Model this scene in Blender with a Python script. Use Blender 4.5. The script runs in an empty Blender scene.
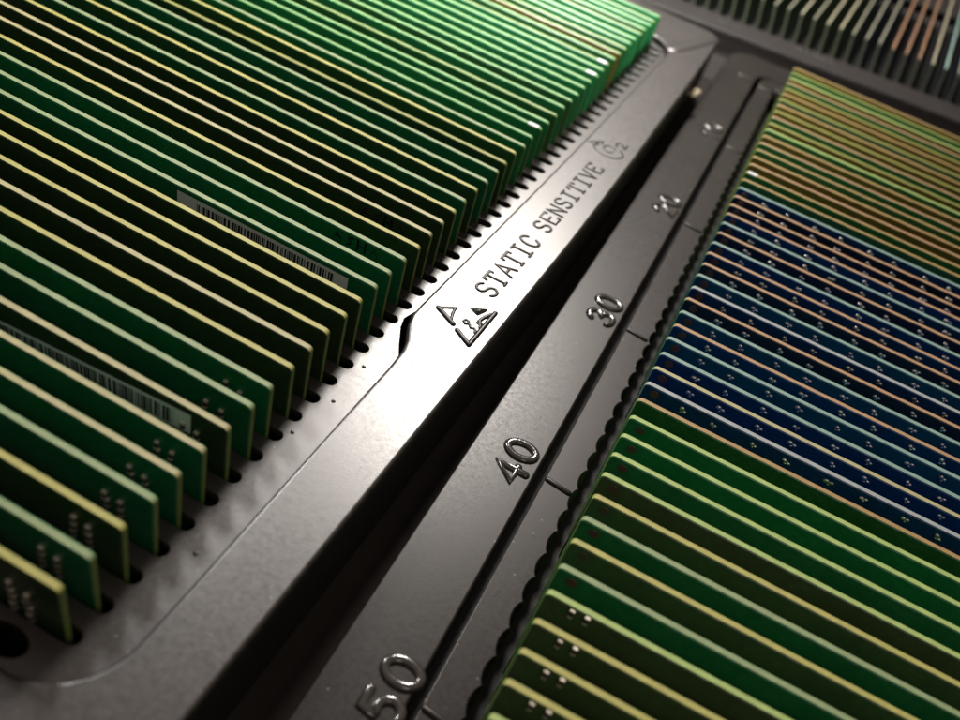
import bpy, bmesh, math, random
from mathutils import Vector, Matrix
random.seed(11)
PI = math.pi
sc = bpy.context.scene
COL = sc.collection
sc.unit_settings.system = 'METRIC'
sc.unit_settings.scale_length = 0.01          # one unit = one centimetre

# ------------------------------------------------------------------ materials
def new_mat(name):
    m = bpy.data.materials.new(name); m.use_nodes = True
    nt = m.node_tree
    return m, nt, nt.nodes['Principled BSDF']

def noise(nt, scale, detail=3, rough=0.55, coord='Object', vec=None):
    tc = nt.nodes.new('ShaderNodeTexCoord')
    n = nt.nodes.new('ShaderNodeTexNoise')
    n.inputs['Scale'].default_value = scale; n.inputs['Detail'].default_value = detail
    n.inputs['Roughness'].default_value = rough
    if vec:
        mp = nt.nodes.new('ShaderNodeMapping'); mp.inputs['Scale'].default_value = vec
        nt.links.new(tc.outputs[coord], mp.inputs['Vector']); nt.links.new(mp.outputs['Vector'], n.inputs['Vector'])
    else:
        nt.links.new(tc.outputs[coord], n.inputs['Vector'])
    return n

def maprange(nt, src, a, b, c, d):
    r = nt.nodes.new('ShaderNodeMapRange')
    r.inputs['From Min'].default_value = a; r.inputs['From Max'].default_value = b
    r.inputs['To Min'].default_value = c; r.inputs['To Max'].default_value = d
    nt.links.new(src, r.inputs['Value']); return r.outputs['Result']

def mix(nt, fac, c1, c2):
    r = nt.nodes.new('ShaderNodeMix'); r.data_type = 'RGBA'
    for sock, c in ((r.inputs[6], c1), (r.inputs[7], c2)):
        if hasattr(c, 'is_linked') or hasattr(c, 'node'): nt.links.new(c, sock)
        else: sock.default_value = (*c, 1)
    nt.links.new(fac, r.inputs[0]); return r.outputs[2]

def bump(nt, bsdf, src, strength, dist):
    b = nt.nodes.new('ShaderNodeBump'); b.inputs['Strength'].default_value = strength
    b.inputs['Distance'].default_value = dist
    nt.links.new(src, b.inputs['Height']); nt.links.new(b.outputs['Normal'], bsdf.inputs['Normal'])

def plastic(name, base, rough, spec=0.5, dust=True, seed=0.0):
    m, nt, b = new_mat(name)
    n1 = noise(nt, 0.55, 4, 0.6); n2 = noise(nt, 38.0, 2, 0.5); n3 = noise(nt, 9.0, 4, .65)
    col = mix(nt, maprange(nt, n1.outputs['Fac'], .35, .7, 0, 1), tuple(c*.88 for c in base), tuple(c*1.15 for c in base))
    if dust:
        tc = nt.nodes.new('ShaderNodeTexCoord')
        v = nt.nodes.new('ShaderNodeTexVoronoi'); v.inputs['Scale'].default_value = 3.4
        nt.links.new(tc.outputs['Object'], v.inputs['Vector'])
        f = maprange(nt, v.outputs['Distance'], 0.03, 0.09, 1, 0)
        k = nt.nodes.new('ShaderNodeMath'); k.operation = 'MULTIPLY'
        sepc = nt.nodes.new('ShaderNodeSeparateColor'); nt.links.new(v.outputs['Color'], sepc.inputs[0])
        g = maprange(nt, sepc.outputs[0], .62, .68, 0, .6)
        nt.links.new(f, k.inputs[0]); nt.links.new(g, k.inputs[1])
        col = mix(nt, k.outputs[0], col, (.34, .32, .29))
    nt.links.new(col, b.inputs['Base Color'])
    # scuffs: thin stretched noise lifts the roughness along rub marks; broad noise is finger haze
    sc1 = noise(nt, 5.0, 3, .6, 'Object', (6.0, .55, 1)); sc2 = noise(nt, 4.0, 3, .6, 'Object', (.7, 5.0, 1))
    a1 = maprange(nt, sc1.outputs['Fac'], .60, .72, 0, .10); a2 = maprange(nt, sc2.outputs['Fac'], .62, .74, 0, .08)
    base_r = maprange(nt, n3.outputs['Fac'], .3, .7, rough*.88, rough*1.14)
    ad = nt.nodes.new('ShaderNodeMath'); ad.operation = 'ADD'; nt.links.new(a1, ad.inputs[0]); nt.links.new(a2, ad.inputs[1])
    ad2 = nt.nodes.new('ShaderNodeMath'); ad2.operation = 'ADD'; nt.links.new(ad.outputs[0], ad2.inputs[0]); nt.links.new(base_r, ad2.inputs[1])
    nt.links.new(ad2.outputs[0], b.inputs['Roughness'])
    b.inputs['Specular IOR Level'].default_value = spec
    bump(nt, b, n2.outputs['Fac'], .055, .02)
    return m

M_TRAY = plastic('black_plastic_satin', (.026, .0215, .019), .335, 1.0)
M_TRAY2 = plastic('black_plastic_grey', (.017, .0136, .0118), .34, .32)
M_TRAY3 = plastic('black_plastic_far', (.024, .020, .0195), .45, .35)
M_WELL = plastic('black_plastic_well', (.020, .019, .018), .55, .35, dust=False)
M_LETTER = plastic('black_plastic_lettering', (.012, .0105, .0095), .34, .35, dust=False)
M_LETTER2 = plastic('black_plastic_gloss_lettering', (.040, .035, .032), .15, .8, dust=False)
M_TABLE = plastic('dark_bench_mat', (.030, .025, .023), .7, .12, dust=False)

def edge_mat(name, c):
    m, nt, b = new_mat(name)
    n = noise(nt, 3.0, 5, .7); n2 = noise(nt, 40, 2, .6)
    col = mix(nt, maprange(nt, n.outputs['Fac'], .3, .7, 0, 1), tuple(x*.80 for x in c), tuple(min(1, x*1.12) for x in c))
    col = mix(nt, maprange(nt, n2.outputs['Fac'], .62, .75, 0, .35), col, tuple(x*.45 for x in c))
    nt.links.new(col, b.inputs['Base Color']); b.inputs['Roughness'].default_value = .55
    b.inputs['Specular IOR Level'].default_value = .35
    bump(nt, b, n2.outputs['Fac'], .35, .02)
    return m

def mask_mat(name, c, c2):
    # solder mask over fine copper tracks: tracks are a slightly lighter tone of the mask
    m, nt, b = new_mat(name)
    tc = nt.nodes.new('ShaderNodeTexCoord')
    mp = nt.nodes.new('ShaderNodeMapping'); mp.inputs['Scale'].default_value = (1.0, .01, 3.2)
    nt.links.new(tc.outputs['Object'], mp.inputs['Vector'])
    w = nt.nodes.new('ShaderNodeTexNoise'); w.inputs['Scale'].default_value = 6.0; w.inputs['Detail'].default_value = 1
    nt.links.new(mp.outputs['Vector'], w.inputs['Vector'])
    n = noise(nt, 1.1, 4, .6)
    f = maprange(nt, w.outputs['Fac'], .50, .56, 0, .55)
    col = mix(nt, f, c, c2)
    col = mix(nt, maprange(nt, n.outputs['Fac'], .35, .75, 0, .6), col, tuple(x*.72 for x in c))
    nt.links.new(col, b.inputs['Base Color'])
    b.inputs['Roughness'].default_value = .33; b.inputs['Specular IOR Level'].default_value = .45
    bump(nt, b, w.outputs['Fac'], .12, .01)
    return m

EDGE = {
 'cream':  edge_mat('fr4_edge_cream', (0.4, 0.37, 0.19)),
 'yellow': edge_mat('fr4_edge_yellow', (0.41, 0.385, 0.115)),
 'sage':   edge_mat('fr4_edge_sage', (0.26, 0.33, 0.165)),
 'lime':   edge_mat('fr4_edge_lime', (0.35, 0.46, 0.15)),
 'grey':   edge_mat('fr4_edge_sage_shaded', (.20, .195, .14)),
 'ivory':  edge_mat('fr4_edge_cream_shaded', (.31, .28, .19)),
 'brown':  edge_mat('fr4_edge_tan_shaded', (.13, .09, .045)),
 'shaded_copper':   edge_mat('fr4_edge_copper_shaded', (.27, .145, .075)),
 'mint':   edge_mat('fr4_edge_hazy_green', (.19, .35, .13)),
 'moss':   edge_mat('fr4_edge_hazy_moss', (.22, .30, .10)),
 'olive':  edge_mat('fr4_edge_olive', (0.27, 0.28, 0.07)),
 'tan':    edge_mat('fr4_edge_tan', (0.360, 0.236, 0.093)),
 'copper': edge_mat('fr4_edge_copper', (.40, .245, .13)),
 'teal':   edge_mat('fr4_edge_teal', (0.211, 0.322, 0.279)),
 'white':  edge_mat('fr4_edge_white', (0.322, 0.347, 0.347)),
}
MASK = {
 'green': mask_mat('solder_mask_green', (.014, .165, .048), (.024, .23, .072)),
 'dark':  mask_mat('solder_mask_dark_olive', (.060, .098, .038), (.085, .135, .052)),
 'leaf':  mask_mat('solder_mask_leaf', (.020, .100, .024), (.034, .145, .036)),
 'brown': mask_mat('solder_mask_brown', (.110, .078, .012), (.15, .11, .020)),
 'shaded_green': mask_mat('solder_mask_green_shaded', (.008, .110, .040), (.014, .16, .058)),
 'shaded_olive': mask_mat('solder_mask_olive_shaded', (.020, .042, .014), (.030, .060, .022)),
 'navy':  mask_mat('solder_mask_navy', (.004, .040, .135), (.008, .068, .19)),
 'black': mask_mat('solder_mask_black', (.010, .016, .036), (.016, .026, .054)),
 'ocean': mask_mat('solder_mask_ocean', (.005, .075, .135), (.008, .11, .19)),
}
def flat(name, c, rough, metal=0.0, spec=.5):
    m, nt, b = new_mat(name)
    n = noise(nt, 25, 2, .6)
    nt.links.new(mix(nt, n.outputs['Fac'], tuple(x*.8 for x in c), tuple(min(1, x*1.15) for x in c)), b.inputs['Base Color'])
    b.inputs['Roughness'].default_value = rough; b.inputs['Metallic'].default_value = metal
    b.inputs['Specular IOR Level'].default_value = spec
    return m
M_PAPER = flat('white_label_paper', (.62, .64, .62), .6)
M_INK = flat('black_ink', (.012, .012, .012), .6)
M_MARKER = flat('black_marker_ink', (.004, .005, .004), .5)
M_SOLDER = flat('solder', (.78, .75, .70), .33, 1.0)
M_TIN = flat('tinned_resistor_end', (.64, .57, .46), .42, .4)
M_CHIP = flat('resistor_body', (.035, .025, .020), .45)
M_COPPER = flat('copper_pad_under_mask', (.095, .058, .045), .5, .1)
M_END = edge_mat('routed_board_end', (.20, .28, .07))
M_END_R = edge_mat('routed_board_end_green', (.24, .42, .12))
M_END_F = edge_mat('routed_board_end_shaded', (.085, .088, .062))  # far ends darkened in colour, since little light falls on them
M_BEIGE = flat('beige_foam', (.50, .41, .27), .7)

# ------------------------------------------------------------------ helpers
def link(name, me, mats, parent=None, mw=None):
    for m in mats: me.materials.append(m)
    o = bpy.data.objects.new(name, me); COL.objects.link(o)
    if parent is not None: o.parent = parent
    if mw is not None: o.matrix_basis = mw
    return o

def tag(o, label=None, cat=None, group=None, kind=None):
    if label: o['label'] = label
    if cat: o['category'] = cat
    if group: o['group'] = group
    if kind: o['kind'] = kind
    return o

def empty(name, mw):
    o = bpy.data.objects.new(name, None); COL.objects.link(o); o.matrix_basis = mw
    o.empty_display_size = .5
    return o

def smooth(me, on=True):
    for p in me.polygons: p.use_smooth = on

def plate(loops, z_top, thick, bev, res=3):
    """flat plate with holes: loops[0] is the outline, the rest are holes"""
    cu = bpy.data.curves.new('plate', 'CURVE'); cu.dimensions = '2D'; cu.fill_mode = 'BOTH'
    cu.extrude = max(thick/2 - bev, 0); cu.bevel_depth = bev; cu.bevel_resolution = res; cu.offset = -bev
    for lp in loops:
        s = cu.splines.new('POLY'); s.points.add(len(lp)-1); s.use_cyclic_u = True
        for q, (x, y) in zip(s.points, lp): q.co = (x, y, 0, 1)
    ob = bpy.data.objects.new('plate_tmp', cu); COL.objects.link(ob)
    me = bpy.data.meshes.new_from_object(ob.evaluated_get(bpy.context.evaluated_depsgraph_get()))
    bpy.data.objects.remove(ob); bpy.data.curves.remove(cu)
    for v in me.vertices: v.co.z += z_top - thick/2
    me.materials.clear()
    return me

def arc(cx, cy, r, a0, a1, n=8):
    return [(cx + r*math.cos(a0+(a1-a0)*i/n), cy + r*math.sin(a0+(a1-a0)*i/n)) for i in range(n+1)]

def rrect(x0, y0, x1, y1, r, n=10):
    return (arc(x1-r, y0+r, r, -PI/2, 0, n) + arc(x1-r, y1-r, r, 0, PI/2, n)
            + arc(x0+r, y1-r, r, PI/2, PI, n) + arc(x0+r, y0+r, r, PI, 1.5*PI, n))

def capsule(x0, x1, y, hw, n=8):
    return arc(x1-hw, y, hw, -PI/2, PI/2, n) + arc(x0+hw, y, hw, PI/2, 1.5*PI, n)

def wall_mesh(rings):
    """rings: list of (loop, z); skins consecutive rings"""
    me = bpy.data.meshes.new('wall'); v = []; f = []; n = len(rings[0][0])
    for lp, z in rings: v += [(x, y, z) for x, y in lp]
    for k in range(len(rings)-1):
        for i in range(n):
            j = (i+1) % n
            f.append((k*n+i, k*n+j, (k+1)*n+j, (k+1)*n+i))
    me.from_pydata(v, [], f); smooth(me); return me

def tube_into(bm, pts, r, squash=1.0, seg=10, closed=False, z0=0.0):
    pts = [Vector(q) if len(q) == 3 else Vector((q[0], q[1], 0)) for q in pts]
    n = len(pts); rings = []
    def ring(c, d, rad):
        side = Vector((0, 0, 1)).cross(d)
        if side.length < 1e-6: side = Vector((1, 0, 0))
        side.normalize(); up = Vector((0, 0, 1))
        return [bm.verts.new((c.x + side.x*rad*math.cos(a), c.y + side.y*rad*math.cos(a),
                              z0 + c.z + up.z*rad*squash*math.sin(a))) for a in (2*PI*k/seg for k in range(seg))]
    def dirn(i):
        a = pts[(i-1) % n] if (closed or i > 0) else pts[i]
        b = pts[(i+1) % n] if (closed or i < n-1) else pts[i]
        d = b - a; return d.normalized() if d.length > 1e-9 else Vector((1, 0, 0))
    if not closed:
        d = dirn(0)
        for a in (80, 55, 28): rings.append(ring(pts[0] - d*r*math.sin(math.radians(a)), d, r*math.cos(math.radians(a))))
    for i in range(n): rings.append(ring(pts[i], dirn(i), r))
    if not closed:
        d = dirn(n-1)
        for a in (28, 55, 80): rings.append(ring(pts[-1] + d*r*math.sin(math.radians(a)), d, r*math.cos(math.radians(a))))
    m = len(rings)
    for k in range(m if closed else m-1):
        A, B = rings[k], rings[(k+1) % m]
        for i in range(seg):
            j = (i+1) % seg
            try: bm.faces.new((A[i], A[j], B[j], B[i]))
            except ValueError: pass
    if not closed:
        bm.faces.new(rings[0]); bm.faces.new(rings[-1])

def bm_mesh(bm, name='m', sm=True):
    bmesh.ops.recalc_face_normals(bm, faces=bm.faces)
    me = bpy.data.meshes.new(name); bm.to_mesh(me); bm.free(); smooth(me, sm); return me

def box_into(bm, x0, x1, y0, y1, z0, z1, mi=0):
    vs = [bm.verts.new(c) for c in ((x0,y0,z0),(x1,y0,z0),(x1,y1,z0),(x0,y1,z0),(x0,y0,z1),(x1,y0,z1),(x1,y1,z1),(x0,y1,z1))]
    for q in ((0,3,2,1),(4,5,6,7),(0,1,5,4),(1,2,6,5),(2,3,7,6),(3,0,4,7)):
        f = bm.faces.new([vs[i] for i in q]); f.material_index = mi

# ---- stroke glyphs in a unit box, u to the right, v up
def ell(cu, cv, ru, rv, a0=0, a1=360, n=16):
    return [(cu + ru*math.cos(math.radians(a0+(a1-a0)*i/n)), cv + rv*math.sin(math.radians(a0+(a1-a0)*i/n))) for i in range(n+1)]
S_CURVE = ell(.5, .75, .42, .25, 20, 270, 10) + ell(.5, .25, .42, .25, 90, -160, 10)[1:]
GLYPH = {
 'S': [S_CURVE],
 'T': [[(0, .84), (0, 1), (1, 1), (1, .84)], [(.5, 1), (.5, 0)], [(.3, 0), (.7, 0)]],
 'A': [[(.02, 0), (.5, 1), (.98, 0)], [(.2, .33), (.8, .33)]],
 'I': [[(.5, 0), (.5, 1)], [(.2, 0), (.8, 0)], [(.2, 1), (.8, 1)]],
 'C': [ell(.52, .5, .46, .5, 28, 332, 16)],
 'E': [[(1, .86), (1, 1), (.08, 1), (.08, 0), (1, 0), (1, .14)], [(.08, .52), (.7, .52)]],
 'N': [[(.05, 0), (.05, 1), (.95, 0), (.95, 1)]],
 'V': [[(.02, 1), (.5, 0), (.98, 1)]],
 'G': [ell(.5, .5, .46, .5, 50, 345, 16) + [(.95, .45), (.6, .45)]],
 '0': [ell(.5, .5, .5, .5, 0, 360, 22)[:-1]],
 '1': [[(.25, .75), (.55, 1), (.55, 0)]],
 '2': [ell(.5, .72, .46, .28, 165, -35, 10) + [(.02, 0), (1, 0)]],
 '3': [ell(.48, .76, .44, .24, 160, -90, 10) + ell(.48, .26, .50, .26, 90, -160, 10)[1:]],
 '4': [[(.78, 0), (.78, 1), (.0, .32), (1.0, .32)]],
 '5': [[(.92, 1), (.2, 1), (.1, .55)] + ell(.46, .32, .50, .32, 120, -150, 12)],
}
def refine(pts, step=.12):
    out = [pts[0]]
    for a, b in zip(pts, pts[1:]):
        L = math.hypot(b[0]-a[0], b[1]-a[1]); n = max(1, int(L/step))
        out += [(a[0]+(b[0]-a[0])*i/n, a[1]+(b[1]-a[1])*i/n) for i in range(1, n+1)]
    return out

def write_along_y(bm, text, y0, adv, w, x_base, h, r, z, squash=.75):
    """text that reads along +y with its letter tops towards -x"""
    y = y0
    for ch in text:
        if ch != ' ':
            for st in GLYPH[ch]:
                closed = ch == '0'
                pts = [(x_base - v*h, y + u*w) for u, v in st]
                tube_into(bm, pts, r, squash, 10, closed, z)
        y += adv

# ------------------------------------------------------------------ table
bm = bmesh.new(); box_into(bm, -40, 45, -30, 95, -3.4, -2.12)
tag(link('table_top', bm_mesh(bm, 'table', False), [M_TABLE]), 'dark bench surface under the three black trays', kind='structure')

# ------------------------------------------------------------------ left tray
YAW_L = -.0126
T_L = Matrix.Rotation(YAW_L, 4, 'Z')
P = .6
H_L = 1.169
tray = tag(empty('component_tray', T_L), 'satin black plastic tray with raised static warning lettering on its rim', 'tray', 'black trays for circuit boards')
X0, X1, Y0, Y1 = -16.4, 2.18, -4.2, 33.05
def tray_outline(d):
    x0, x1, y0, y1 = X0+d, X1-d, Y0+d, Y1-d
    side = [(2.18, 14.5), (2.13, 17.5), (2.07, 20.2), (1.975, 23.3), (1.905, 26.1), (1.85, 28.0), (1.77, 30.1), (1.70, 31.7)]
    return (arc(x1-.75, y0+.75, .75, -PI/2, 0, 10) + [(x-d, y) for x, y in side] + arc(.90, 32.25, .80-d, .05, PI/2, 10)
            + arc(x0+1.7, y1-1.7, 1.7, PI/2, PI, 14) + arc(x0+.75, y0+.75, .75, PI, 1.5*PI, 10))
outer = tray_outline(0)
# inner border of the rim (runs round the slotted floor), with the two steps seen in the photo
inner = []
inner += arc(-.25, .30, 1.20, -PI/2, 0, 14)
inner += [(.945, 1.6), (.915, 3.5), (.885, 5.5), (.86, 7.6), (.83, 8.1), (.755, 8.42), (.64, 8.66), (.52, 8.9), (.435, 9.2), (.42, 9.6)]
inner += [(.44, 12), (.47, 16), (.49, 20), (.49, 24), (.48, 28.2), (.46, 28.9), (.40, 29.25), (.28, 29.52), (-.22, 29.98), (-.5, 30.12)]
inner += [(-1.0, 30.15), (-14.2, 30.15)] + arc(-14.2, 29.35, .8, PI/2, PI, 6)
inner += [(-15.0, 1.0)] + arc(-14.2, .10, 1.0, PI, 1.5*PI, 8)
RIM_Z = .2
me = plate([outer, inner], RIM_Z, .34, .075, 4)
link('rim', me, [M_TRAY], tray)
# slotted floor
floor_out = []
for x, y in inner:
    g = .035 + (.10 if 8.2 < y < 9.3 else 0)
    floor_out.append((x - g if x > -7 else x + g, y + g if y < .3 else (y - g if y > 29.6 else y)))
holes = [capsule(-13.62, .235, i*P, .135) for i in range(50)]
bl = [(-.62 + .40*math.cos(a), -.52 + .24*math.sin(a)) for a in (2*PI*k/20 for k in range(20))]
me = plate([floor_out] + holes + [bl], 0.0, .16, .012, 1)
link('slotted_floor', me, [M_TRAY], tray)
well = [(x - (.14 if x > -7 else -.14), y) for x, y in inner]
bm = bmesh.new()
box_into(bm, -15.2, .9, -.9, 30.1, -2.09, -1.97)
link('well_bottom', bm_mesh(bm, 'well', False), [M_WELL], tray)
inset = tray_outline
link('side_wall', wall_mesh([(inset(.03), .09), (inset(.05), -.6), (inset(.07), -1.4), (inset(.09), -2.118)]), [M_WELL], tray)  # darker matte plastic puts the unlit wall's shade into its colour
# small moulded pips on the floor strip
for x, y in ((.444, 6.167), (.291, 5.043), (.40, 7.35), (.56, 2.04)):
    bm = bmesh.new(); tube_into(bm, [(x, y), (x+.015, y)], .035, .8, 8, False, 0.0)
    link('moulded_pip', bm_mesh(bm, 'pip'), [M_TRAY], tray)
# crease that runs from the well's far corner to the outer corner
bm = bmesh.new()
tube_into(bm, [(.52 + .92*t, 29.55 + 2.75*t, 0) for t in (i/12 for i in range(13))], .30, .26, 18, False, RIM_Z - .03)
link('corner_crease', bm_mesh(bm, 'crease'), [M_TRAY], tray)
# raised writing: STATIC SENSITIVE
bm = bmesh.new()
write_along_y(bm, 'STATIC', 10.97, .505, .36, 1.575, .50, .040, RIM_Z, .8)
link('raised_lettering', bm_mesh(bm, 'letters'), [M_LETTER], tray)
bm = bmesh.new()
write_along_y(bm, 'SENSITIVE', 14.36, .492, .35, 1.55, .46, .038, RIM_Z, .8)
link('raised_lettering', bm_mesh(bm, 'letters'), [M_LETTER], tray)
# static warning triangle
bm = bmesh.new()
def strokes(bm, lst, r, z, sq=.8):
    for s in lst: tube_into(bm, refine(s, .06), r, sq, 10, False, z)
strokes(bm, [[(.77, 9.80), (1.27, 9.545)]], .062, RIM_Z)
strokes(bm, [[(1.19, 9.60), (1.10, 9.86), (1.07, 10.06)], [(.77, 9.81), (.92, 9.94), (1.07, 10.06)]], .038, RIM_Z)
strokes(bm, [[(1.43, 9.43), (1.835, 9.19)], [(1.835, 9.19), (1.835, 10.53)]], .062, RIM_Z)
strokes(bm, [[(1.40, 9.80), (1.47, 9.74), (1.53, 9.78), (1.49, 9.87), (1.42, 9.88), (1.40, 9.80)],
             [(1.53, 9.82), (1.62, 9.70), (1.70, 9.74), (1.74, 9.70), (1.77, 9.62)],
             [(1.66, 9.96), (1.75, 9.93), (1.78, 9.84)]], .036, RIM_Z)
strokes(bm, [[(1.79, 10.44), (1.70, 10.20), (1.67, 10.03), (1.74, 9.97)]], .05, RIM_Z)
for a, b, c in (((1.36, 10.29), (1.645, 10.50), (1.55, 10.20)),):
    vt = [bm.verts.new((x, y, RIM_Z + .032)) for x, y in (a, b, c)]; vb = [bm.verts.new((x, y, RIM_Z - .03)) for x, y in (a, b, c)]
    bm.faces.new(vt); bm.faces.new(vb[::-1])
    for i in range(3): bm.faces.new((vt[i], vb[i], vb[(i+1) % 3], vt[(i+1) % 3]))
strokes(bm, [[(1.36, 10.29), (1.645, 10.50), (1.55, 10.20), (1.36, 10.29)]], .03, RIM_Z)
link('static_warning_symbol', bm_mesh(bm, 'esd'), [M_LETTER], tray)
# worn recycling mark and G2 at the end of the line
bm = bmesh.new()
strokes(bm, [[(.62, 19.86), (.78, 20.02), (.95, 20.22)], [(.62, 19.86), (.80, 19.80), (.92, 19.92)], [(.97, 20.2), (.99, 20.02)]], .028, RIM_Z, .6)
strokes(bm, [ell(1.28, 19.85, .46, .38, 150, 410, 16), ell(1.26, 19.95, .17, .20, 30, 330, 12)], .030, RIM_Z, .6)
strokes(bm, [[(1.38, 20.30), (1.32, 20.48), (1.40, 20.60), (1.50, 20.55), (1.62, 20.32), (1.64, 20.62)]], .032, RIM_Z, .6)
link('recycling_mark', bm_mesh(bm, 'recycle'), [M_LETTER], tray)

# ------------------------------------------------------------------ circuit boards
TH = .15
LEN = 13.35
def board_mesh(name, sgn, z0, z1):
    """board in the xz plane, visible end at x=0, body towards sgn*x; slot 0 = bare laminate edge, slot 1 = solder mask"""
    r = .10
    prof = [(LEN, z0), (LEN, z1)] + [(0+r - r*math.sin(a), z1 - r + r*math.cos(a)) for a in (PI/2*k/6 for k in range(7))] + [(0, z0)]
    prof = [(sgn*x, z) for x, z in prof]
    bm = bmesh.new()
    a = [bm.verts.new((x, -TH/2, z)) for x, z in prof]; b = [bm.verts.new((x, TH/2, z)) for x, z in prof]
    fa = bm.faces.new(a); fb = bm.faces.new(b[::-1])
    n = len(prof)
    for i in range(n):
        bm.faces.new((a[i], b[i], b[(i+1) % n], a[(i+1) % n]))
    bmesh.ops.recalc_face_normals(bm, faces=bm.faces)
    rim_e = [e for e in bm.edges if len({f for f in e.link_faces} & {fa, fb}) == 1]
    big = {fa, fb}
    res = bmesh.ops.bevel(bm, geom=rim_e, offset=.022, segments=1, affect='EDGES')
    for f in bm.faces:
        f.material_index = 1 if abs(f.normal.y) > .3 else (2 if abs(f.normal.x) > .8 else 0)
    me = bpy.data.meshes.new(name); bm.to_mesh(me); bm.free(); smooth(me, False)
    return me

def new_board(me, edge, face, mw, label, group):
    o = bpy.data.objects.new('circuit_board', me); COL.objects.link(o)
    o.matrix_basis = mw
    for k, m in enumerate((EDGE[edge], MASK[face])):
        o.material_slots[k].link = 'OBJECT'; o.material_slots[k].material = m
    return tag(o, label, 'circuit board', group)

ORD = ['first','second','third','fourth','fifth','sixth','seventh','eighth','ninth','tenth','eleventh','twelfth','thirteenth','fourteenth','fifteenth','sixteenth','seventeenth','eighteenth','nineteenth']
TENS = {2:'twent',3:'thirt',4:'fort',5:'fift'}
def ordinal(n):
    if n < 20: return ORD[n-1]
    t, u = divmod(n, 10)
    return TENS[t]+'ieth' if u == 0 else TENS[t]+'y-'+ORD[u-1]
EDGE_WORD = {'cream':'cream','yellow':'yellow','sage':'grey-green','mint':'mint green','grey':'grey','ivory':'ivory','brown':'brown','shaded_copper':'dim orange','moss':'moss green','lime':'lime green','olive':'olive','tan':'tan','copper':'copper orange','teal':'pale teal','white':'whitish'}
FACE_WORD = {'green':'green','dark':'dark olive','shaded_green':'dark green','shaded_olive':'blackish green','leaf':'leaf green','brown':'brownish','navy':'navy blue','black':'black','ocean':'deep blue'}

def put(name, me, mats, parent, loc=(0,0,0), rot=None):
    o = bpy.data.objects.new(name, me); COL.objects.link(o); o.parent = parent; o.location = loc
    if rot: o.rotation_euler = rot
    return o

# small parts, one shared mesh each (local -y side is the side the camera sees)
bm = bmesh.new()
box_into(bm, -.055, .055, -.045, .0, -.035, .035, 0)
box_into(bm, -.095, -.055, -.050, .0, -.040, .040, 1); box_into(bm, .055, .095, -.050, .0, -.040, .040, 1)
ME_RES = bm_mesh(bm, 'resistor', False); ME_RES.materials.append(M_CHIP); ME_RES.materials.append(M_TIN)
bm = bmesh.new()
for dx, dz, r in ((-.036, .014, .055), (.042, -.010, .044), (.0, -.05, .036)):
    bmesh.ops.create_uvsphere(bm, u_segments=10, v_segments=8, radius=r, matrix=Matrix.Translation((dx, 0, dz)) @ Matrix.Diagonal((1, .75, 1, 1)))
ME_JOINT = bm_mesh(bm, 'joint'); ME_JOINT.materials.append(M_SOLDER)
bm = bmesh.new()
bmesh.ops.create_cone(bm, cap_ends=True, segments=20, radius1=.105, radius2=.095, depth=.012, matrix=Matrix.Rotation(PI/2, 4, 'X'))
ME_PAD = bm_mesh(bm, 'pad', False); ME_PAD.materials.append(M_COPPER)
bm = bmesh.new()
box_into(bm, -.15, .15, -TH/2-.004, TH/2+.004, -.035, .006)
ME_TIP = bm_mesh(bm, 'tip', False); ME_TIP.materials.append(M_PAPER)  # white tip stands for a glint at the end of the edge

def sticker(parent, corners, y, x_from, x_to, lo, hi, seed):
    """paper label on the board's near face; corners = (xl, zl_bottom, zl_top, xr, zr_bottom, zr_top) in board coordinates"""
    xl, lb, lt, xr, rb, rt = corners
    bm = bmesh.new()
    f = [bm.verts.new(c) for c in ((xl, y, lb), (xr, y, rb), (xr, y, rt), (xl, y, lt))]
    b = [bm.verts.new((v.co.x, y + .006, v.co.z)) for v in f]
    bm.faces.new(f); bm.faces.new(b[::-1])
    for i in range(4): bm.faces.new((f[i], b[i], b[(i+1) % 4], f[(i+1) % 4]))
    st = put('label_sticker', bm_mesh(bm, 'sticker', False), None, parent); st.data.materials.append(M_PAPER)
    rnd = random.Random(seed); bm = bmesh.new(); x = x_from
    zz = lambda x, t: (lb + (rb-lb)*(x-xl)/(xr-xl))*(1-t) + (lt + (rt-lt)*(x-xl)/(xr-xl))*t
    while x < x_to:
        w = rnd.choice((.018, .018, .036, .054)); x2 = min(x+w, x_to)
        v = [bm.verts.new(c) for c in ((x, y-.003, zz(x, lo)), (x2, y-.003, zz(x2, lo)), (x2, y-.003, zz(x2, hi)), (x, y-.003, zz(x, hi)))]
        u = [bm.verts.new((q.co.x, y-.0005, q.co.z)) for q in v]
        bm.faces.new(v); bm.faces.new(u[::-1])
        for i in range(4): bm.faces.new((v[i], u[i], u[(i+1) % 4], v[(i+1) % 4]))
        x = x2 + rnd.choice((.016, .016, .030, .046))
    bc = put('barcode', bm_mesh(bm, 'bars', False), None, st); bc.data.materials.append(M_INK)

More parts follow.
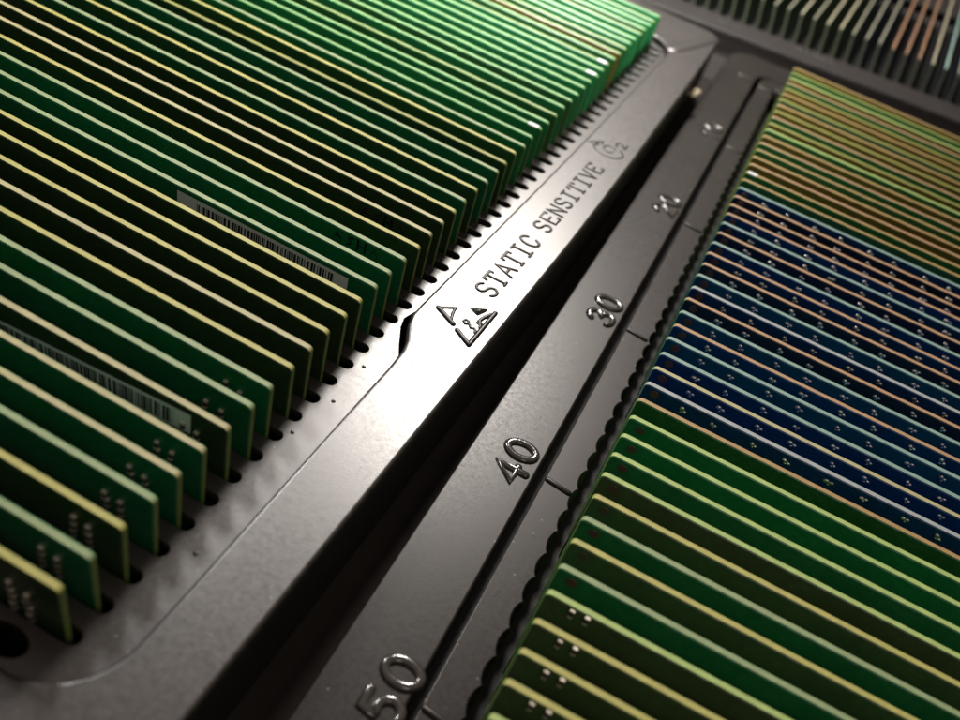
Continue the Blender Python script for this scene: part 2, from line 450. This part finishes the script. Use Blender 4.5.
ME_L = board_mesh('board_left', -1, -1.88, H_L); [ME_L.materials.append(q) for q in (None, None, M_END)]
LE = ['yellow','sage','yellow','sage','cream','cream','cream','sage','sage','yellow','cream','yellow','yellow','yellow','sage','sage','sage','yellow','cream','cream',
      'yellow','sage','yellow','sage','sage','olive','yellow','sage','sage','lime','sage','olive','lime','sage','sage','lime','sage','lime','lime','lime','sage','olive','lime','sage','sage','lime','lime','lime','lime','sage']
LF = ['dark','green','dark','green','green','green','dark','green','green','dark','dark','dark','dark','dark','green','green','green','dark','dark','dark',
      'dark','green','dark','green','green','dark','leaf','green','green','green','green','leaf','green','leaf','green','green','green','green','green','green','leaf','brown','leaf','green','green','green','leaf','green','green','green']
LEAN = .044
EXTRA = {5: 'with a slanted barcode label', 13: 'just in front of the white barcode label'}
boards_l = []
for i in range(50):
    e, f = LE[i], LF[i]
    if i >= 28: e = {'sage': 'mint', 'lime': 'mint' if i % 3 else 'moss', 'olive': 'moss'}.get(e, e)  # greener edges at the far end carry the green haze in their colour
    if i < 27: f = {'green': 'shaded_green', 'dark': 'shaded_olive'}.get(f, f)  # near boards use darker mask copies, their shade put into the colour
    jit = random.uniform(-.018, .018)
    mw = Matrix.Translation((random.uniform(-.02, .02), i*P + .012 + random.uniform(-.012, .012), random.uniform(-.02, .012))) @ Matrix.Rotation(random.uniform(-.0012, .0012), 4, 'Z') @ Matrix.Rotation(LEAN + jit, 4, 'X')
    lab = f'{FACE_WORD[f]} circuit board with {EDGE_WORD[e]} edge, {ordinal(i+1)} from the front of the left tray'
    if i == 6: lab = f'{FACE_WORD[f]} circuit board carrying a slanted barcode label, near the front of the left tray'
    if i == 14: lab = f'{FACE_WORD[f]} circuit board carrying a straight white barcode label, in the left tray'
    if i == 16: lab = f'{FACE_WORD[f]} circuit board with black pen marks, seventeenth from the front of the left tray'
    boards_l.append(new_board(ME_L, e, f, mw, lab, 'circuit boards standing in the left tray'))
yf = -TH/2
sticker(boards_l[14], (-4.80, .58, 1.055, -.62, .72, 1.06), yf-.007, -4.30, -.95, .08, .80, 3)
sticker(boards_l[6], (-5.6, .16, .62, -.70, .58, 1.05), yf-.007, -5.2, -1.05, .10, .86, 8)
rr = random.Random(21)
for i in range(9):
    top = (.52, .66, .70, .66, .68, .70, .66, .66, .66)[i]
    rows = (4, 3, 3, 2, 2, 2, 2, 1, 1)[i]
    for x, dz in ((-.86, .05), (-.58, 0)):
        for k in range(rows):
            put('resistor', ME_RES, None, boards_l[i], (x + rr.uniform(-.02, .02), yf-.0005, top + dz - k*.17 + rr.uniform(-.02, .02)), (0, PI/2 + rr.uniform(-.12, .12), 0))
def pen(parent, lists):
    bm = bmesh.new()
    for s in lists:
        tube_into(bm, [(x, yf-.002, z) for x, z in refine(s, .05)], .024, 1, 8)
    # flatten against the board face
    for v in bm.verts: v.co.y = yf - .002 + (v.co.y - yf + .002)*.12
    o = put('pen_marking', bm_mesh(bm, 'pen'), None, parent); o.data.materials.append(M_MARKER)
def scrib(x0, z, s=1.0):
    return [[(x0, z-.12), (x0+.10, z+.10), (x0+.20, z-.12)], [(x0+.04, z-.02), (x0+.17, z-.02)],
            [(x0+.48, z+.10), (x0+.34, z+.06), (x0+.46, z-.04), (x0+.34, z-.12)],
            [(x0+.60, z+.12), (x0+.60, z-.12)], [(x0+.78, z+.12), (x0+.78, z-.12)], [(x0+.60, z), (x0+.78, z)],
            [(x0+.92, z-.10), (x0+1.0, z+.08), (x0+1.08, z-.08)]]
pen(boards_l[16], scrib(-1.72, .98)); pen(boards_l[18], scrib(-1.74, .95))
for i in (29, 37, 39):
    put('white_edge_glint', ME_TIP, None, boards_l[i], (-.27, 0, H_L))

# ------------------------------------------------------------------ right tray
OR = Vector((5.176, 32.486, .5888)); YAW_R = .01737
T_R = Matrix.Translation(OR) @ Matrix.Rotation(YAW_R, 4, 'Z')
ZR = -1.792
tray = tag(empty('component_tray', T_R), 'black plastic tray with slot numbers along its rim, holding navy and green boards', 'tray', 'black trays for circuit boards')
RX0, RX1, RY0, RY1 = -2.66, 16.2, -37.0, 4.3
r_out = rrect(RX0, RY0, RX1, RY1, 1.25)
def ring_hole(x0, r, dy=0): return rrect(x0, -34.2-dy, 14.3, 2.35+dy, r)
me = plate([r_out, ring_hole(-1.17, .75, .15)], ZR, .72, .05, 4)
link('rim', me, [M_TRAY2], tray)
# ledge inside the groove: its inner edge is scalloped, one notch per slot
sp = .63
scal = []
y = -33.6
while y < 1.15:
    scal += arc(-.30, y + sp/2, .24, -PI/2*.98, PI/2*.98, 10)[::1] if False else [(-.24 - .085*math.sin(PI*k/12)**.7, y + sp*(.02 + .96*k/12)) for k in range(13)]
    y += sp
inner_r = [(13.6, -33.7), (13.6, 1.35)] + [(-.25, 1.35)] + scal[::-1] + [(-.25, -33.7)]
me = plate([ring_hole(-.965, .55), inner_r], ZR, .74, .03, 2)
link('scalloped_ledge', me, [M_TRAY2], tray)
bm = bmesh.new()
vs = [bm.verts.new((x, y, ZR-.34)) for x, y in ring_hole(-1.6, .8, .4)]
base = plate([ring_hole(-1.5, .8, .35), [(q[0], q[1]) for q in ((13.55, -33.6), (13.55, 1.3), (-.40, 1.3), (-.40, -33.6))]], ZR-.66, .1, .01, 1)
bm.free()
link('groove_floor', base, [M_WELL], tray)
bm = bmesh.new(); box_into(bm, -.6, 13.9, -33.9, 1.6, -2.68, -2.62)
link('well_bottom', bm_mesh(bm, 'well', False), [M_WELL], tray)
link('well_wall', wall_mesh([([(-.42, -33.62), (13.57, -33.62), (13.57, 1.32), (-.42, 1.32)], ZR-.68), ([(-.40, -33.6), (13.55, -33.6), (13.55, 1.3), (-.40, 1.3)], -2.63)]), [M_WELL], tray)
def inset_r(d): return rrect(RX0+d, RY0+d, RX1-d, RY1-d, 1.25)
link('side_wall', wall_mesh([(inset_r(.02), ZR-.07), (inset_r(.04), ZR-.5), (inset_r(.07), -2.705)]), [M_TRAY2], tray)
# raised slot numbers and tick marks
for txt, yc in (('10', -4.95), ('20', -11.45), ('30', -17.95), ('40', -24.22), ('50', -30.0)):
    bm = bmesh.new()
    write_along_y(bm, txt, yc-.62, .70, .44, -1.17 if txt == '50' else -1.35, .64, .095, ZR, .75)
    link('raised_number', bm_mesh(bm, 'num'), [M_LETTER2], tray)
bm = bmesh.new(); write_along_y(bm, '1', 1.25, .6, .40, -1.38, .60, .095, ZR, .75)
link('raised_number', bm_mesh(bm, 'num'), [M_LETTER2], tray)
for yc in (1.05, -5.67, -12.08, -18.35, -24.32, -30.05):
    bm = bmesh.new(); tube_into(bm, [(-.90, yc), (-.66, yc-.03), (-.40, yc-.06)], .065, .8, 10, False, ZR)
    link('tick_mark', bm_mesh(bm, 'tick'), [M_TRAY2], tray)

ME_R = board_mesh('board_right', 1, -2.60, 0); [ME_R.materials.append(q) for q in (None, None, M_END_R)]
RE = {}; RF = {}
top_e = ['tan','olive','lime','copper','olive','tan','olive','tan','olive','copper','olive','lime','tan','copper','tan','tan','copper','tan','tan']
top_f = ['brown','leaf','brown','leaf','brown','brown','dark','brown','brown','leaf','brown','leaf','brown','leaf','leaf','brown','brown','leaf','leaf']
for k in range(19): RE[k+1] = top_e[k]; RF[k+1] = top_f[k]
bl_e = ['teal','copper','copper','copper','teal','copper','teal','copper','copper','teal','white','copper','teal','copper','teal','teal','cream','white']
bl_f = ['navy','black','black','navy','navy','black','navy','navy','black','ocean','navy','black','ocean','navy','ocean','navy','navy','navy']
for k in range(18): RE[k+20] = bl_e[k]; RF[k+20] = bl_f[k]
gr_e = ['tan','lime','lime','lime','lime','yellow','sage','yellow','sage','lime','yellow','yellow','yellow','lime','yellow']
gr_f = ['leaf','green','green','green','dark','dark','green','dark','green','dark','dark','dark','dark','dark','dark']
for k in range(15): RE[k+38] = gr_e[k]; RF[k+38] = gr_f[k]
for i in range(1, 53):
    e, f = RE[i], RF[i]
    mw = T_R @ Matrix.Translation((random.uniform(-.012, .012), -i*P, 0)) @ Matrix.Rotation(random.uniform(-.0010, .0010), 4, 'Z') @ Matrix.Translation((0, 0, -3)) @ Matrix.Rotation(random.uniform(-.006, .006), 4, 'X') @ Matrix.Translation((0, 0, 3))
    if i < 20:
        lab = f'{FACE_WORD[f]} circuit board with {EDGE_WORD[e]} edge, {ordinal(i)} from the far end, right tray'
    elif i < 38:
        lab = f'{FACE_WORD[f]} circuit board with {EDGE_WORD[e]} edge, {ordinal(i-19)} from the back of the blue set'
    else:
        lab = f'{FACE_WORD[f]} circuit board with {EDGE_WORD[e]} edge, {ordinal(i-37)} in front of the blue set'
    b = new_board(ME_R, e, f, mw, lab, 'circuit boards standing in the right tray')
    if 20 <= i < 38:
        for x in (.93, 1.63, 2.52, 3.26, 4.17, 4.90, 5.80, 6.52):
            jo = put('solder_joint', ME_JOINT, None, b, (x + random.uniform(-.015, .015), yf-.004, -.19 + random.uniform(-.02, .02)), (0, random.uniform(-.5, .5), 0))
            jo.scale = (random.uniform(.95, 1.4), random.uniform(.7, 1.2), random.uniform(.9, 1.3))
        put('copper_pad', ME_PAD, None, b, (.27, yf-.004, -.17))
    elif 39 <= i <= 46:
        put('copper_pad', ME_PAD, None, b, (.30, yf-.004, -.20))
    if i >= 47:
        for x, z in ((.50, -.13), (.76, -.11)):
            put('resistor', ME_RES, None, b, (x, yf-.0005, z), (0, PI/2 + random.uniform(-.06, .06), 0))
    if i == 18:
        put('white_edge_glint', ME_TIP, None, b, (.21, 0, 0))

# ------------------------------------------------------------------ far tray
YAW_F = .127; S_F = 1.059
T_F = Matrix.Translation((8.961, 41.56, -1.20)) @ Matrix.Rotation(YAW_F, 4, 'Z')
PF = P*S_F; HF = 1.145*S_F
tray = tag(empty('component_tray', T_F), 'dull black plastic tray behind the other two, its boards pointing away', 'tray', 'black trays for circuit boards')
FX0, FX1, FY0, FY1 = -14.5, 22.0, -2.46, 16.5
f_out = rrect(FX0, FY0, FX1, FY1, .6)
me = plate([f_out, rrect(FX0+2.0, -.45, FX1-2.0, 14.4, .4)], 0.0, .3, .07, 4)
link('rim', me, [M_TRAY3], tray)
bm = bmesh.new(); box_into(bm, FX0+1.9, FX1-1.9, -.55, 14.5, -.55, -.45)
link('well_bottom', bm_mesh(bm, 'well', False), [M_WELL], tray)
def inset_f(d): return rrect(FX0+d, FY0+d, FX1-d, FY1-d, .6)
link('side_wall', wall_mesh([(inset_f(.02), -.07), (inset_f(.06), -.918)]), [M_TRAY3], tray)
rnd = random.Random(5)
for (xa, n) in ((-4.4, 5), (-9.2, 6)):
    for k in range(n):
        bm = bmesh.new()
        xx = xa + k*.42; yy = -1.35 + rnd.uniform(-.05, .05)
        strokes(bm, [[(xx, yy), (xx+.06, yy+.42), (xx+.22, yy+.42), (xx+.26, yy+.05)]], .055, 0.0, .8)
        link('raised_letter', bm_mesh(bm, 'letter'), [M_LETTER2], tray)
ME_F = board_mesh('board_far', 1, -.62, HF); [ME_F.materials.append(q) for q in (None, None, M_END_F)]
lx = -.23*S_F/HF
fe = {-17:'olive',-16:'tan',-15:'tan',-14:'tan',-13:'olive',-12:'tan',-11:'sage',-10:'tan',-9:'olive',-8:'sage',-7:'cream',-6:'sage',-5:'cream',-4:'cream',-3:'sage',-2:'sage',-1:'sage',0:'copper',1:'copper',2:'copper',3:'cream',4:'teal',5:'sage',6:'teal',7:'sage'}
fe = {k: {'tan': 'brown', 'olive': 'brown' if k % 3 else 'grey', 'sage': 'grey', 'cream': 'ivory', 'copper': 'shaded_copper'}.get(v, v) for k, v in fe.items()}  # duller edge copies put the far tray's weak light into the colour
ff = {k: ('black' if k >= -2 else 'shaded_olive') for k in fe}
far_keys = sorted(fe)
for n, k in enumerate(far_keys):
    # each board runs away from the camera: its local +x is turned to the tray's +y, a little askew
    mw = T_F @ Matrix.Translation((PF*k, 0, 0)) @ Matrix.Rotation(-.168 + random.uniform(-.002, .002), 4, 'Z') @ Matrix.Rotation(math.atan(lx) + random.uniform(-.01, .01), 4, 'Y') @ Matrix.Rotation(PI/2, 4, 'Z')
    lab = f'{FACE_WORD[ff[k]]} circuit board with {EDGE_WORD[fe[k]]} edge, {ordinal(n+1)} from the left in the far tray'
    new_board(ME_F, fe[k], ff[k], mw, lab, 'circuit boards standing in the far tray')

# ------------------------------------------------------------------ beige tab in the gap
bm = bmesh.new(); box_into(bm, -.16, .16, -.42, .42, -.05, .05)
bmesh.ops.bevel(bm, geom=bm.edges[:], offset=.03, segments=2, affect='EDGES')
o = link('foam_tab', bm_mesh(bm, 'tab'), [M_BEIGE], None, Matrix.Translation((2.36, 28.3, -.50)) @ Matrix.Rotation(-.2, 4, 'Z'))
tag(o, 'small beige tab poking out of the gap between the left and right trays', 'tab')

# ------------------------------------------------------------------ camera
R = [[0.875,0.414,0.251],[0.457,-0.534,-0.712],[-0.161,0.737,-0.656]]
import sys
W3 = (2.2004, .6251, .0646)
def rod(w):
    th = math.sqrt(sum(x*x for x in w)); return Matrix.Rotation(th, 3, Vector(w))
Rm = rod(W3)                                   # world -> camera, x right, y down, z forward
cam = bpy.data.cameras.new('camera'); co = bpy.data.objects.new('camera', cam); COL.objects.link(co)
Rc = Rm.transposed() @ Matrix(((1,0,0),(0,-1,0),(0,0,-1)))
tvec = Vector((-5.7874, 3.8268, 12.7912))
C0 = -(Rm.transposed() @ tvec)
co.matrix_world = Matrix.Translation(C0) @ Rc.to_4x4()
cam.sensor_width = 36; cam.lens = 36*912.1/960; cam.clip_start = .1; cam.clip_end = 500
cam.dof.use_dof = True; cam.dof.focus_distance = 19.0; cam.dof.aperture_fstop = .155
sc.camera = co

# ------------------------------------------------------------------ light
wd = bpy.data.worlds.new('World'); sc.world = wd; wd.use_nodes = True
bg = wd.node_tree.nodes['Background']; bg.inputs[0].default_value = (1, .93, .87, 1); bg.inputs[1].default_value = 1.0
wn = wd.node_tree
tc = wn.nodes.new('ShaderNodeTexCoord'); sp3 = wn.nodes.new('ShaderNodeSeparateXYZ'); wn.links.new(tc.outputs['Generated'], sp3.inputs[0])
rp = wn.nodes.new('ShaderNodeValToRGB'); wn.links.new(sp3.outputs['Z'], rp.inputs[0]); wn.links.new(rp.outputs[0], bg.inputs[0])
rp.color_ramp.elements[0].position = .15; rp.color_ramp.elements[0].color = (.020, .018, .017, 1)
rp.color_ramp.elements[1].position = .95; rp.color_ramp.elements[1].color = (.24, .20, .175, 1)   # dim room: dark walls, pale ceiling
def area(name, loc, target, size, energy, color=(1, .95, .88)):
    l = bpy.data.lights.new(name, 'AREA'); l.shape = 'DISK'; l.size = size; l.energy = energy; l.color = color
    o = bpy.data.objects.new(name, l); COL.objects.link(o); o.location = loc
    o.rotation_euler = (Vector(target) - Vector(loc)).to_track_quat('-Z', 'Y').to_euler()
    return o
area('key_lamp', (-13.5, 67, 52), (1, 14, 0), 15, 60000, (1, .93, .86))
area('side_lamp', (-15, 20, 20), (0, 18, 0), 5, 5500, (1, .96, .92))
area('fill_light', (17, -14, 26), (6, 6, 0), 12, 1000, (1, .94, .86))  # unseen fill behind the camera, added to lift the near right boards
fl = area('far_fill_light', (-9, 15, 26), (-5, 31.5, 0), 6, 3000, (.95, 1, .94))  # unseen fill, added to brighten the hazy greens at the far left
fl.data.spread = math.radians(60)

sc.view_settings.view_transform = 'Standard'; sc.view_settings.look = 'None'
sc.view_settings.exposure = 0; sc.view_settings.gamma = 1
